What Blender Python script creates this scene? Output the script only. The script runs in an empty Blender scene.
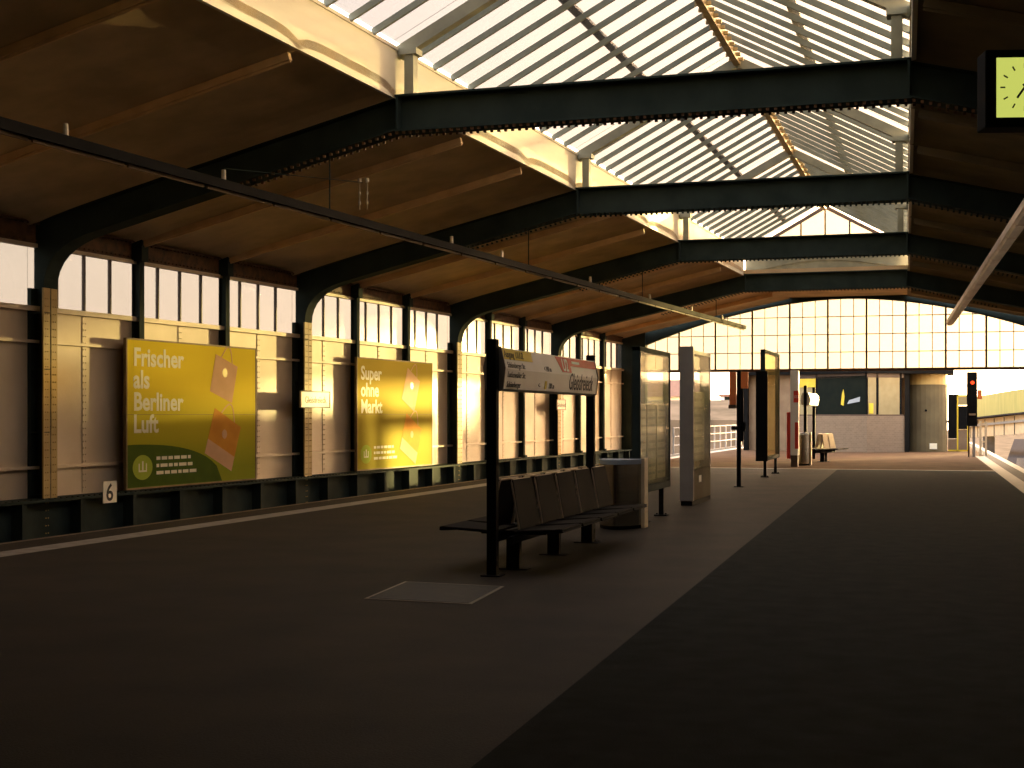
import bpy, bmesh, math, random
from mathutils import Vector, Matrix
random.seed(7)
R = math.radians
SC = bpy.context.scene
COL = SC.collection

# ------------------------------------------------------------------ camera, sky, sun, exposure
cd = bpy.data.cameras.new('camera'); cam = bpy.data.objects.new('camera', cd); COL.objects.link(cam)
cd.sensor_width = 36; cd.lens = 49.2; cd.shift_y = 30 / 1024; cd.clip_end = 1500; cd.clip_start = .05
cam.location = (0, 0, 1.6); cam.rotation_euler = (R(90), 0, R(17.2))
SC.camera = cam
SC.view_settings.view_transform = 'Standard'; SC.view_settings.look = 'None'
SC.view_settings.gamma = 1; SC.view_settings.use_curve_mapping = False
SC.view_settings.exposure = 0.75

SKY = 2.2
w = bpy.data.worlds.new('sky'); SC.world = w; w.use_nodes = True
nt = w.node_tree; nt.nodes.clear()
out = nt.nodes.new('ShaderNodeOutputWorld'); bg = nt.nodes.new('ShaderNodeBackground')
tc = nt.nodes.new('ShaderNodeTexCoord'); sx = nt.nodes.new('ShaderNodeSeparateXYZ'); cr = nt.nodes.new('ShaderNodeValToRGB')
nt.links.new(tc.outputs['Generated'], sx.inputs[0]); nt.links.new(sx.outputs['Z'], cr.inputs[0])
nt.links.new(cr.outputs[0], bg.inputs[0]); nt.links.new(bg.outputs[0], out.inputs[0])
e = cr.color_ramp.elements
e[0].position = 0.0; e[0].color = (1, .80, .62, 1)
e[1].position = .9; e[1].color = (.80, .85, 1, 1)
k = e.new(.12); k.color = (1, .86, .70, 1)
k = e.new(.4); k.color = (.92, .92, .95, 1)
bg.inputs[1].default_value = SKY
SUN_TH, SUN_EL, SUN_W = R(62.5), R(2.1), 12
# hazy bright glow of the low sky around the sun
gdir = (math.cos(SUN_TH) * math.cos(R(7)), math.sin(SUN_TH) * math.cos(R(7)), math.sin(R(7)))
dp = nt.nodes.new('ShaderNodeVectorMath'); dp.operation = 'DOT_PRODUCT'; dp.inputs[1].default_value = gdir
nt.links.new(tc.outputs['Generated'], dp.inputs[0])
def nmath(op, a, b):
    n = nt.nodes.new('ShaderNodeMath'); n.operation = op
    for i, v in enumerate((a, b)):
        if isinstance(v, (int, float)): n.inputs[i].default_value = v
        else: nt.links.new(v, n.inputs[i])
    return n.outputs[0]
dm = nmath('SUBTRACT', dp.outputs['Value'], 1.0)
g1 = nmath('MULTIPLY', nmath('POWER', math.e, nmath('MULTIPLY', dm, 7.0)), 14.0)
g2 = nmath('MULTIPLY', nmath('POWER', math.e, nmath('MULTIPLY', dm, 50.0)), 60.0)
gb = nt.nodes.new('ShaderNodeBackground'); gb.inputs[0].default_value = (1, .62, .28, 1)
sg = nt.nodes.new('ShaderNodeSeparateXYZ'); nt.links.new(tc.outputs['Generated'], sg.inputs[0])
g3 = nmath('MULTIPLY', nmath('POWER', math.e, nmath('MULTIPLY', nmath('ABSOLUTE', sg.outputs['Z'], 0), -7.0)), nmath('MULTIPLY', nmath('MAXIMUM', sg.outputs['X'], 0.0), 16.0))  # horizon band on the unseen right, added to brighten left wall and ceiling
nt.links.new(nmath('ADD', g3, nmath('ADD', g1, g2)), gb.inputs[1])
ad = nt.nodes.new('ShaderNodeAddShader'); nt.links.new(bg.outputs[0], ad.inputs[0]); nt.links.new(gb.outputs[0], ad.inputs[1]); nt.links.new(ad.outputs[0], out.inputs[0])

sd = bpy.data.lights.new('sun', 'SUN'); sun = bpy.data.objects.new('sun', sd); COL.objects.link(sun)
sd.energy = SUN_W; sd.color = (1, .76, .27); sd.angle = R(1.4)
dv = Vector((math.cos(SUN_TH) * math.cos(SUN_EL), math.sin(SUN_TH) * math.cos(SUN_EL), math.sin(SUN_EL)))
sun.rotation_euler = dv.to_track_quat('Z', 'Y').to_euler(); sun.location = (30, 60, 8)

# ------------------------------------------------------------------ materials
def lk(t, a, b): t.links.new(a, b)
def mat(name, c1, c2=None, rough=.6, metal=0, scale=3, spec=.5, bump=0, bscale=60, stretch=(1, 1, 1), lo=.35, hi=.65):
    m = bpy.data.materials.new(name); m.use_nodes = True; t = m.node_tree; p = t.nodes['Principled BSDF']
    p.inputs['Roughness'].default_value = rough; p.inputs['Metallic'].default_value = metal
    p.inputs['Specular IOR Level'].default_value = spec
    tcn = t.nodes.new('ShaderNodeTexCoord'); mp = t.nodes.new('ShaderNodeMapping'); mp.inputs['Scale'].default_value = stretch
    lk(t, tcn.outputs['Object'], mp.inputs[0])
    c2 = c2 or tuple(v * .8 for v in c1)
    n = t.nodes.new('ShaderNodeTexNoise'); n.inputs['Scale'].default_value = scale; n.inputs['Detail'].default_value = 6
    lk(t, mp.outputs[0], n.inputs['Vector'])
    r = t.nodes.new('ShaderNodeValToRGB'); r.color_ramp.elements[0].position = lo; r.color_ramp.elements[1].position = hi
    r.color_ramp.elements[0].color = (*c1, 1); r.color_ramp.elements[1].color = (*c2, 1)
    lk(t, n.outputs['Fac'], r.inputs[0]); lk(t, r.outputs[0], p.inputs['Base Color'])
    if bump:
        n2 = t.nodes.new('ShaderNodeTexNoise'); n2.inputs['Scale'].default_value = bscale; n2.inputs['Detail'].default_value = 4
        lk(t, tcn.outputs['Object'], n2.inputs['Vector'])
        b = t.nodes.new('ShaderNodeBump'); b.inputs['Strength'].default_value = bump; b.inputs['Distance'].default_value = .02
        lk(t, n2.outputs['Fac'], b.inputs['Height']); lk(t, b.outputs[0], p.inputs['Normal'])
    return m
def glass(name, tint, diff=0.0, dcol=(.9, .85, .75), gl=.06):
    m = bpy.data.materials.new(name); m.use_nodes = True; t = m.node_tree; t.nodes.clear()
    o = t.nodes.new('ShaderNodeOutputMaterial'); tr = t.nodes.new('ShaderNodeBsdfTransparent'); tr.inputs[0].default_value = (*tint, 1)
    g = t.nodes.new('ShaderNodeBsdfGlossy'); g.inputs['Roughness'].default_value = .08; g.inputs[0].default_value = (.9, .9, .9, 1)
    mx = t.nodes.new('ShaderNodeMixShader'); mx.inputs[0].default_value = gl
    lk(t, tr.outputs[0], mx.inputs[1]); lk(t, g.outputs[0], mx.inputs[2]); last = mx.outputs[0]
    if diff:
        d = t.nodes.new('ShaderNodeBsdfDiffuse'); d.inputs[0].default_value = (*dcol, 1)
        tl = t.nodes.new('ShaderNodeBsdfTranslucent'); tl.inputs[0].default_value = (*dcol, 1)
        n = t.nodes.new('ShaderNodeTexNoise'); n.inputs['Scale'].default_value = 2; tcn = t.nodes.new('ShaderNodeTexCoord')
        lk(t, tcn.outputs['Object'], n.inputs['Vector'])
        ml = t.nodes.new('ShaderNodeMath'); ml.operation = 'MULTIPLY'; ml.inputs[1].default_value = diff * 2
        lk(t, n.outputs['Fac'], ml.inputs[0])
        a = t.nodes.new('ShaderNodeMixShader'); lk(t, d.outputs[0], a.inputs[1]); lk(t, tl.outputs[0], a.inputs[2])
        b = t.nodes.new('ShaderNodeMixShader'); lk(t, ml.outputs[0], b.inputs[0]); lk(t, last, b.inputs[1]); lk(t, a.outputs[0], b.inputs[2])
        last = b.outputs[0]
    lk(t, last, o.inputs[0]); return m
def emit(name, c, s):
    m = bpy.data.materials.new(name); m.use_nodes = True; p = m.node_tree.nodes['Principled BSDF']
    p.inputs['Base Color'].default_value = (*c, 1); p.inputs['Emission Color'].default_value = (*c, 1); p.inputs['Emission Strength'].default_value = s
    return m
def gradient_mat(name, low, high, z0, z1, rough=.8):
    """colour blend along the object's own height"""
    m = bpy.data.materials.new(name); m.use_nodes = True; t = m.node_tree; p = t.nodes['Principled BSDF']
    p.inputs['Roughness'].default_value = rough; p.inputs['Specular IOR Level'].default_value = .06
    tcn = t.nodes.new('ShaderNodeTexCoord'); s = t.nodes.new('ShaderNodeSeparateXYZ'); mr = t.nodes.new('ShaderNodeMapRange')
    mr.inputs['From Min'].default_value = z0; mr.inputs['From Max'].default_value = z1
    mixn = t.nodes.new('ShaderNodeMix'); mixn.data_type = 'RGBA'
    mixn.inputs['A'].default_value = (*low, 1); mixn.inputs['B'].default_value = (*high, 1)
    lk(t, tcn.outputs['Object'], s.inputs[0]); lk(t, s.outputs['Y'], mr.inputs['Value']); lk(t, mr.outputs[0], mixn.inputs['Factor'])
    lk(t, mixn.outputs['Result'], p.inputs['Base Color']); return m
def brick_mat(name, c1, c2, mortar, scale):
    m = bpy.data.materials.new(name); m.use_nodes = True; t = m.node_tree; p = t.nodes['Principled BSDF']
    p.inputs['Roughness'].default_value = .8
    tcn = t.nodes.new('ShaderNodeTexCoord'); mp = t.nodes.new('ShaderNodeMapping'); b = t.nodes.new('ShaderNodeTexBrick')
    mp.inputs['Rotation'].default_value = (R(90), 0, 0)
    b.inputs['Color1'].default_value = (*c1, 1); b.inputs['Color2'].default_value = (*c2, 1); b.inputs['Mortar'].default_value = (*mortar, 1)
    b.inputs['Scale'].default_value = scale; b.inputs['Mortar Size'].default_value = .015
    lk(t, tcn.outputs['Object'], mp.inputs[0]); lk(t, mp.outputs[0], b.inputs['Vector']); lk(t, b.outputs[0], p.inputs['Base Color']); return m

M = {}
M['steel'] = mat('dark_green_steel', (.044, .060, .054), (.030, .042, .038), rough=.8, scale=2, bump=.1, spec=.06)
M['steel_rust'] = mat('rusty_steel', (.20, .09, .035), (.08, .045, .022), rough=.7, scale=8)
M['cream'] = mat('cream_painted_plate', (.76, .62, .46), (.68, .54, .38), rough=.5, scale=1.2, bump=.05, bscale=20)
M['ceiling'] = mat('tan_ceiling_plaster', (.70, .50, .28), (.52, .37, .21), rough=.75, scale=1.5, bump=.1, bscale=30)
M['ceiling_shaded'] = mat('shaded_ceiling_plaster', (.26, .20, .11), (.18, .135, .075), rough=.85, scale=1.5, bump=.1, bscale=30)  # same plaster darkened, shade of the right side painted in
M['ochre'] = mat('ochre_column_paint', (.52, .36, .12), (.40, .26, .08), rough=.6, scale=3, stretch=(1, 1, .4))
M['rib'] = mat('ceiling_rib_paint', (.80, .54, .28), (.66, .42, .21), rough=.55)
M['pale'] = mat('pale_upstand_paint', (.86, .78, .60), (.74, .65, .46), rough=.5, scale=.8, stretch=(1, .5, 3))
M['olive'] = mat('olive_rafter_paint', (.36, .35, .25), (.26, .26, .19), rough=.5)
M['bar'] = mat('grey_glazing_bar', (.30, .32, .26), (.22, .24, .19), rough=.5)
M['ridge'] = mat('ochre_ridge_paint', (.62, .45, .20), (.45, .30, .12), rough=.5, scale=6)
M['skyglass'] = glass('skylight_glass', (.46, .46, .47), diff=.05, dcol=(.8, .8, .75))
M['wallglass'] = glass('wired_glass', (.47, .46, .45), diff=.05, gl=.04)
M['gableglass'] = glass('gable_glass', (.47, .46, .44), diff=.05, gl=.04)
M['mullion'] = mat('brown_mullion', (.10, .055, .03), (.06, .035, .02), rough=.5)
M['asphalt'] = mat('dark_asphalt', (.0155, .0215, .0192), (.007, .0100, .009), rough=.9, scale=4, bump=.5, bscale=90, spec=.08, lo=.3, hi=.7)
M['paving'] = mat('worn_paving', (.040, .029, .018), (.022, .017, .011), rough=.68, scale=1.1, bump=.4, bscale=70, spec=.12, lo=.3, hi=.7)
M['outer'] = mat('lit_outer_paving', (.12, .066, .034), (.085, .047, .025), rough=1, scale=1.1, bump=.3, bscale=60, spec=.05)  # lighter and warmer, daylight on the far platform put into its colour
M['stripe'] = mat('white_edge_stripe', (.36, .32, .27), (.24, .21, .17), rough=.6, scale=6)
M['stone'] = mat('pale_guide_paving', (.20, .165, .12), (.14, .11, .08), rough=.6, scale=4)
M['edge'] = mat('platform_edge_stone', (.14, .09, .06), (.10, .065, .04), rough=.6, scale=4)
M['concrete'] = mat('trough_concrete', (.08, .07, .06), (.05, .045, .04), rough=.85, scale=3)
M['black'] = mat('black_paint', (.008, .008, .008), (.005, .005, .005), rough=.7, spec=.06)
M['wire'] = mat('dark_wire_mesh', (.012, .009, .006), (.007, .005, .004), rough=.8, spec=.08)
M['tube'] = mat('worn_steel_tube', (.46, .34, .22), (.30, .22, .14), rough=.5, spec=.2)
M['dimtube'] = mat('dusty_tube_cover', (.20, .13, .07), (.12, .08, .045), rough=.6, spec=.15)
M['steelgrey'] = mat('grey_metal', (.38, .34, .29), (.32, .28, .24), rough=.6, scale=3)
M['stainless'] = mat('brushed_stainless', (.42, .40, .36), (.34, .32, .28), rough=.22, metal=1, stretch=(1, 1, 8))
M['binlid'] = mat('pale_blue_grey_lid', (.40, .45, .50), (.33, .38, .43), rough=.4)
M['cream_plate'] = mat('cream_plate', (.70, .55, .34), (.60, .46, .28), rough=.45)
M['white'] = mat('white_panel', (.92, .88, .76), (.86, .81, .69), rough=.35)
M['red'] = mat('red_panel', (.72, .05, .02), (.62, .04, .02), rough=.45)
M['orange'] = mat('orange_red_panel', (.95, .25, .06), (.85, .20, .05), rough=.6)
M['yellow'] = mat('yellow_panel', (.80, .60, .03), (.72, .52, .03), rough=.5)
M['ink'] = mat('black_ink', (.02, .02, .02), rough=.6)
M['limelow'] = mat('green_print', (.08, .13, .012), (.065, .11, .012), rough=.8, spec=.05)
M['lime'] = gradient_mat('sunlit_lime_print', (.27, .31, .014), (.82, .63, .035), .3, 1.8)  # print colour with sunlight blended in as yellow towards the top
M['limeb'] = gradient_mat('lime_print_pale', (.42, .36, .024), (.52, .38, .045), .2, 2.2)
M['badge'] = mat('light_green_badge', (.42, .52, .06), (.38, .48, .05), rough=.8, spec=.05)
M['letter'] = mat('pale_print', (.88, .84, .66), (.84, .80, .60), rough=.6, spec=.1)
M['bag'] = mat('orange_print', (.72, .34, .05), (.64, .28, .04), rough=.8, spec=.05)
M['bagpink'] = mat('pink_print', (.72, .45, .28), (.66, .40, .24), rough=.8, spec=.05)
M['posterframe'] = mat('poster_edge_wood', (.30, .20, .08), (.20, .13, .05), rough=.7)
M['caseglass'] = glass('display_glass', (.88, .88, .80), diff=.10, dcol=(.80, .76, .58), gl=.06)
M['map'] = mat('faded_timetable', (.72, .66, .48), (.56, .54, .40), rough=.4, scale=5, stretch=(1, 1, .6))
M['mapline'] = mat('timetable_print', (.30, .34, .27), (.40, .34, .22), rough=.4, scale=14)
M['yellowglass'] = glass('yellow_tinted_glass', (.97, .92, .76), diff=.05, dcol=(.85, .72, .38), gl=.06)
M['brick'] = brick_mat('grey_brick', (.25, .18, .115), (.21, .15, .095), (.29, .21, .14), 3.2)
M['tan'] = mat('tan_render', (.24, .165, .095), (.20, .13, .075), rough=.8)
M['darkglass'] = mat('dark_window_glass', (.008, .012, .010), (.012, .016, .012), rough=.5, spec=.04)
M['shutter'] = mat('yellow_beige_shutter', (.36, .29, .14), (.30, .24, .11), rough=.6)
M['drum'] = mat('drab_drum_wall', (.15, .12, .065), (.115, .09, .05), rough=.8, scale=1.5, spec=.1)
M['drumtop'] = mat('sunlit_drum_render', (.50, .36, .13), (.40, .28, .10), rough=.7)  # yellow sunlight on the drum's upper band put into its colour
M['ballast'] = mat('track_ballast', (.07, .06, .055), (.035, .03, .03), rough=1, spec=0, scale=12, bump=1, bscale=25)
M['rail'] = mat('polished_rail', (.65, .60, .52), (.5, .45, .4), rough=.18, metal=1)
M['sleeper'] = mat('sleeper_wood', (.07, .05, .035), rough=.8)
M['earth'] = mat('hazy_scrub', (.20, .15, .105), (.10, .08, .055), rough=1, spec=0, scale=.4)
M['fencewhite'] = mat('pale_railing_paint', (.36, .34, .32), rough=.6)
M['yellowfence'] = mat('yellow_green_boards', (.46, .38, .11), (.36, .32, .09), rough=.8, scale=1.5, stretch=(3, 3, .3))
M['housewall'] = mat('house_plaster', (.85, .72, .50), rough=.8)
M['houseroof'] = mat('house_roof_tile', (.22, .11, .07), rough=.8)
M['haze_block'] = mat('far_block_haze', (.80, .74, .76), (.74, .68, .71), rough=.9)  # pale lavender haze of distance mixed into the block colour
M['dial'] = emit('lit_dial', (.60, .66, .13), .55)
M['redlamp'] = emit('red_lamp', (.9, .05, .01), 1.2)
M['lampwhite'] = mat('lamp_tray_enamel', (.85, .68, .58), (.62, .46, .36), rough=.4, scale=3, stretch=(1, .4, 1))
M['insulator'] = mat('porcelain', (.75, .62, .42), rough=.3)
M['cover'] = mat('steel_cover_plate', (.046, .040, .028), (.030, .027, .020), rough=.7, scale=9, bump=.4, bscale=120)
M['brass'] = mat('worn_cover_frame', (.22, .18, .12), (.14, .11, .08), rough=.45)

# ------------------------------------------------------------------ mesh helpers
class MB:
    def __init__(s): s.v = []; s.f = []; s.mi = []
    def add(s, vs, fs, mi=0):
        b = len(s.v); s.v += [tuple(v) for v in vs]; s.f += [tuple(b + i for i in f) for f in fs]; s.mi += [mi] * len(fs); return s
    def hexa(s, p, mi=0):      # 8 corners: bottom 4 (ccw), top 4
        return s.add(p, [(3, 2, 1, 0), (4, 5, 6, 7), (0, 1, 5, 4), (1, 2, 6, 5), (2, 3, 7, 6), (3, 0, 4, 7)], mi)
    def box(s, x0, x1, y0, y1, z0, z1, mi=0):
        return s.hexa([(x0, y0, z0), (x1, y0, z0), (x1, y1, z0), (x0, y1, z0), (x0, y0, z1), (x1, y0, z1), (x1, y1, z1), (x0, y1, z1)], mi)
    def bar(s, a, b, wd, ht, up=(0, 0, 1), mi=0):   # box beam a->b
        a = Vector(a); b = Vector(b); d = (b - a).normalized(); up = Vector(up)
        sd_ = d.cross(up); sd_ = sd_.normalized() if sd_.length > 1e-5 else Vector((1, 0, 0)); u = sd_.cross(d)
        h = sd_ * wd / 2; g = u * ht / 2
        return s.hexa([a - h - g, a + h - g, b + h - g, b - h - g, a - h + g, a + h + g, b + h + g, b - h + g], mi)
    def cyl(s, a, b, r, n=12, r2=None, mi=0):
        a = Vector(a); b = Vector(b); d = (b - a).normalized(); r2 = r if r2 is None else r2
        q = d.orthogonal().normalized(); p = d.cross(q); vs = []
        for c_, rr in ((a, r), (b, r2)):
            for i in range(n):
                t = 2 * math.pi * i / n; vs.append(c_ + q * rr * math.cos(t) + p * rr * math.sin(t))
        fs = [(i, (i + 1) % n, n + (i + 1) % n, n + i) for i in range(n)] + [tuple(range(n - 1, -1, -1)), tuple(range(n, 2 * n))]
        return s.add(vs, fs, mi)
    def tube(s, pts, r, n=8):
        for a, b in zip(pts, pts[1:]): s.cyl(a, b, r, n)
        return s
    def prism(s, poly, lift, mi=0):   # poly: list of 3d pts, lift: vector
        n = len(poly); L = Vector(lift); vs = [Vector(p) for p in poly] + [Vector(p) + L for p in poly]
        return s.add(vs, [tuple(range(n - 1, -1, -1)), tuple(range(n, 2 * n))] + [(i, (i + 1) % n, n + (i + 1) % n, n + i) for i in range(n)], mi)
    def build(s, name, m, parent=None, bevel=0, smooth=False):
        me = bpy.data.meshes.new(name); me.from_pydata(s.v, [], s.f); me.validate()
        bm = bmesh.new(); bm.from_mesh(me); bmesh.ops.recalc_face_normals(bm, faces=bm.faces); bm.to_mesh(me); bm.free()
        for x in (m if isinstance(m, (list, tuple)) else [m]): me.materials.append(M[x] if isinstance(x, str) else x)
        if len(me.materials) > 1:
            for p, i in zip(me.polygons, s.mi): p.material_index = i
        if smooth:
            for p in me.polygons: p.use_smooth = True
        o = bpy.data.objects.new(name, me); COL.objects.link(o)
        if parent: o.parent = parent
        if bevel:
            b = o.modifiers.new('bevel', 'BEVEL'); b.width = bevel; b.segments = 2; b.limit_method = 'ANGLE'
        return o
def tag(o, label=None, cat=None, group=None, kind=None):
    if label: o['label'] = label
    if cat: o['category'] = cat
    if group: o['group'] = group
    if kind: o['kind'] = kind
    return o
def empty(name, loc=(0, 0, 0), rz=0, mtx=None):
    o = bpy.data.objects.new(name, None); COL.objects.link(o); o.empty_display_size = .2
    if mtx is not None: o.matrix_world = mtx
    else: o.location = loc; o.rotation_euler = (0, 0, rz)
    return o
def thing(name, label, cat, loc=(0, 0, 0), rz=0, group=None, mtx=None): return tag(empty(name, loc, rz, mtx), label, cat, group)
def structure(name, **k): return tag(empty(name, **k), kind='structure')
def frame_mtx(o, xd, yd):
    x = Vector(xd).normalized(); y = Vector(yd).normalized(); z = x.cross(y).normalized(); y = z.cross(x)
    m = Matrix.Identity(4)
    for i in range(3): m[i][0] = x[i]; m[i][1] = y[i]; m[i][2] = z[i]; m[i][3] = o[i]
    return m
def text(name, s_, size, m, parent, loc, rot=(0, 0, 0), ext=.004, align='LEFT', sx_=1, bold=0):
    c = bpy.data.curves.new('t', 'FONT'); c.body = s_; c.size = size; c.extrude = ext; c.align_x = align; c.offset = bold
    c.resolution_u = 3
    o = bpy.data.objects.new('t', c); COL.objects.link(o); dg = bpy.context.evaluated_depsgraph_get()
    me = bpy.data.meshes.new_from_object(o.evaluated_get(dg)); bpy.data.objects.remove(o); me.name = name
    me.materials.clear(); me.materials.append(M[m])
    r = bpy.data.objects.new(name, me); COL.objects.link(r); r.parent = parent; r.location = loc; r.rotation_euler = rot; r.scale = (sx_, 1, 1)
    return r

# ------------------------------------------------------------------ plan of the hall (it narrows towards the far end)
Y0, BAY, HEND = 18.95, 8.35, 52.35
XL = lambda y: -13.62 + .063 * (y - Y0)
XR = lambda y: 5.56 - .02 * (y - Y0)
WL = lambda y: XL(y) - .30
WR = lambda y: XR(y) + .30
KL = lambda y: -7.66 + .0652 * (y - Y0)
KR = lambda y: -.42 - .0265 * (y - Y0)
HB = lambda y: 5.73 - .0105 * (y - Y0)      # underside of tie beam
HT = lambda y: HB(y) + .52
HE = lambda y: 4.69 - .004 * (y - Y0)       # eave
RX = lambda y: (KL(y) + KR(y)) / 2
RZ = lambda y: 8.82 - .032 * (y - Y0)
UP = .66                                     # upstand height
FY = [Y0 + BAY * i for i in range(-3, 5)]    # -6.1 ... 52.35
YB = -6.1
EL = lambda y: -11.2 + .02 * (y - 14)        # platform edges
ER = lambda y: 2.72 - .018 * (y - 14)
def fbox(mb, fx, y0, y1, a, b, z0, z1, mi=0):   # box that follows a slanting line x = fx(y)
    return mb.hexa([(fx(y0) + a, y0, z0), (fx(y0) + b, y0, z0), (fx(y1) + b, y1, z0), (fx(y1) + a, y1, z0),
                    (fx(y0) + a, y0, z1), (fx(y0) + b, y0, z1), (fx(y1) + b, y1, z1), (fx(y1) + a, y1, z1)], mi)

# ------------------------------------------------------------------ floor
fl = structure('floor')
mb = MB()
SEAM = lambda y: -2.05 - .026 * (y - 6)
S0 = lambda y: 1.78 - .0165 * (y - 14); S1 = lambda y: 2.12 - .0165 * (y - 14)
def strip(f0, f1, y0, y1, mi, z=0.0):
    mb.hexa([(f0(y0), y0, -.25), (f1(y0), y0, -.25), (f1(y1), y1, -.25), (f0(y1), y1, -.25), (f0(y0), y0, z), (f1(y0), y0, z), (f1(y1), y1, z), (f0(y1), y1, z)], mi)
ye = 84
cl = [lambda y: EL(y), lambda y: EL(y) + .12, lambda y: EL(y) + .72, lambda y: EL(y) + 1.12]
cr_ = [lambda y: ER(y) - .22, lambda y: ER(y)]
strip(cl[0], cl[1], YB, ye, 3); strip(cl[1], cl[2], YB, ye, 1); strip(cl[2], cl[3], YB, ye, 2)
strip(cl[3], SEAM, YB, 41.4, 1); strip(SEAM, S0, YB, 41.4, 0); strip(S0, S1, YB, 41.4, 4)
strip(cl[3], S0, 41.4, 41.75, 4); strip(S0, S1, 41.4, 56, 4)
strip(cl[3], S0, 41.75, 56, 5); strip(cl[3], S1, 56, ye, 5)
strip(S1, cr_[0], YB, ye, 1); strip(cr_[0], cr_[1], YB, ye, 2)
mb.build('platform_paving', ['asphalt', 'paving', 'stripe', 'edge', 'stone', 'outer'], fl)
mb = MB()
fbox(mb, EL, YB, ye, 0, .3, -1.25, -.25); fbox(mb, ER, YB, ye, -.3, 0, -1.25, -.25)
mb.build('platform_side', 'concrete', fl)
mb = MB()
mb.hexa([(-18, YB, -1.45), (EL(YB) + .3, YB, -1.45), (EL(84) + .3, 84, -1.45), (-18, 84, -1.45), (-18, YB, -1.25), (EL(YB) + .3, YB, -1.25), (EL(84) + .3, 84, -1.25), (-18, 84, -1.25)])
mb.build('track_trough', 'ballast', fl)
mb = MB()
mb.hexa([(ER(YB) - .3, YB, -1.45), (8, YB, -1.45), (8, HEND, -1.45), (ER(HEND) - .3, HEND, -1.45), (ER(YB) - .3, YB, -1.25), (8, YB, -1.25), (8, HEND, -1.25), (ER(HEND) - .3, HEND, -1.25)])
mb.build('track_trough', 'ballast', fl)

# ------------------------------------------------------------------ side walls with their glazing
def side_wall(side):
    left = side == 'left'; W = WL if left else WR; s = 1 if left else -1
    wall = structure('wall_' + side)
    global nwin
    for bi in range(7):
        ya = FY[bi]
        for j in range(3):
            y0 = ya + BAY / 3 * j; y1 = y0 + BAY / 3
            glazed = bi >= (2 if left else 4)  # unseen bays are closed up to darken the near ceiling
            fbox(MB(), W, y0, y1, -.05 * s, 0, -1.2, 3.30 if glazed else HE(y0) + .1).build('wall_panel', 'cream', wall)
            q = MB(); ym = (y0 + y1) / 2
            fbox(q, W, ym - .05, ym + .05, 0, .012 * s, .28, 3.28)
            for sgn in (-.028, .028):
                z = .36
                while z < 3.25:
                    fbox(q, W, ym + sgn - .009, ym + sgn + .009, .012 * s, .024 * s, z, z + .018); z += .11
            q.build('rivet_seam', 'cream', wall)
            q = MB()
            fbox(q, W, y0, y1, 0, .09 * s, 2.73, 2.78); fbox(q, W, y0, y1, 0, .09 * s, .72, .77)
            q.build('wall_rail', 'cream', wall)
            if not glazed: continue
            # glazing of this third
            wd = structure('window_%d' % nwin); nwin += 1
            q = MB()
            fbox(q, W, y0, y1, -.04 * s, .10 * s, 3.24, 3.32); fbox(q, W, y0, y1, -.04 * s, .06 * s, 4.26, 4.32)
            q.build('window_sill', 'cream' if left else 'mullion', wd)
            q = MB()
            for k_ in range(1, 4):
                yy = y0 + (y1 - y0) * k_ / 4; fbox(q, W, yy - .014, yy + .014, -.03 * s, .03 * s, 3.32, 4.26)
            q.build('glazing_bar', 'mullion', wd)
            fbox(MB(), W, y0, y1, -.005 * s, .005 * s, 3.32, 4.26).build('pane', 'wallglass', wd)
            # riveted eave girder
            q = MB(); fbox(q, W, y0, y1, -.10 * s, .02 * s, 4.32, HE(y1) + .30)
            fbox(q, W, y0, y1, .02 * s, .10 * s, HE(y0) - .06, HE(y0) - .03)
            yy = y0 + .06
            while yy < y1:
                fbox(q, W, yy - .012, yy + .012, .02 * s, .04 * s, 4.36, 4.385); fbox(q, W, yy - .012, yy + .012, .06 * s, .09 * s, HE(y0) - .085, HE(y0) - .06); yy += .12
            q.build('eave_girder', 'steel_rust', wall)
            if j:
                q = MB()
                fbox(q, W, y0 - .07, y0 + .07, .14 * s, .16 * s, .27, HE(y0)); fbox(q, W, y0 - .012, y0 + .012, 0, .14 * s, .27, HE(y0)); fbox(q, W, y0 - .07, y0 + .07, .0, .015 * s, .27, HE(y0))
                fbox(q, W, y0 - .10, y0 + .10, 0, .22 * s, 4.3, HE(y0)); fbox(q, W, y0 - .09, y0 + .09, 0, .22 * s, .27, .34)
                q.build('wall_post', 'steel', wall)
    # plate girder along the foot of the wall
    g = structure('baseboard_' + side)
    q = MB(); fbox(q, W, YB, HEND, 0, .52 * s, .22, .26); fbox(q, W, YB, HEND, .26 * s, .30 * s, -1.2, .22); fbox(q, W, YB, HEND, .1 * s, .52 * s, -1.22, -1.18)
    q.build('plate_girder', 'steel', g)
    q = MB(); yy = YB + .7
    while yy < HEND: fbox(q, W, yy - .05, yy + .05, .30 * s, .50 * s, -1.18, .22); yy += BAY / 6
    q.build('stiffener', 'steel', g)
    q = MB(); yy = YB + .05
    while yy < HEND and left:
        fbox(q, W, yy - .014, yy + .014, .46 * s, .488 * s, .26, .275); yy += .14
    if q.v: tag(q.build('rivets', 'steel', g), kind='stuff')
nwin = 1
side_wall('left'); side_wall('right')
ow = structure('wall_outer')      # unseen wall past the roof end, added to block low sun
fbox(MB(), WR, HEND, 65.3, 0, .15, -1.2, 3.35).build('wall_panel', 'cream', ow)

# ------------------------------------------------------------------ wall behind the camera
mb = MB(); mb.prism([(WL(YB), YB, -1.2), (WR(YB), YB, -1.2), (WR(YB), YB, HE(YB)), (KR(YB), YB, HT(YB)), (RX(YB), YB, HT(YB) + .1), (KL(YB), YB, HT(YB)), (WL(YB), YB, HE(YB))], (0, -.15, 0))
tag(mb.build('wall_back', 'cream'), kind='structure')

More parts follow.
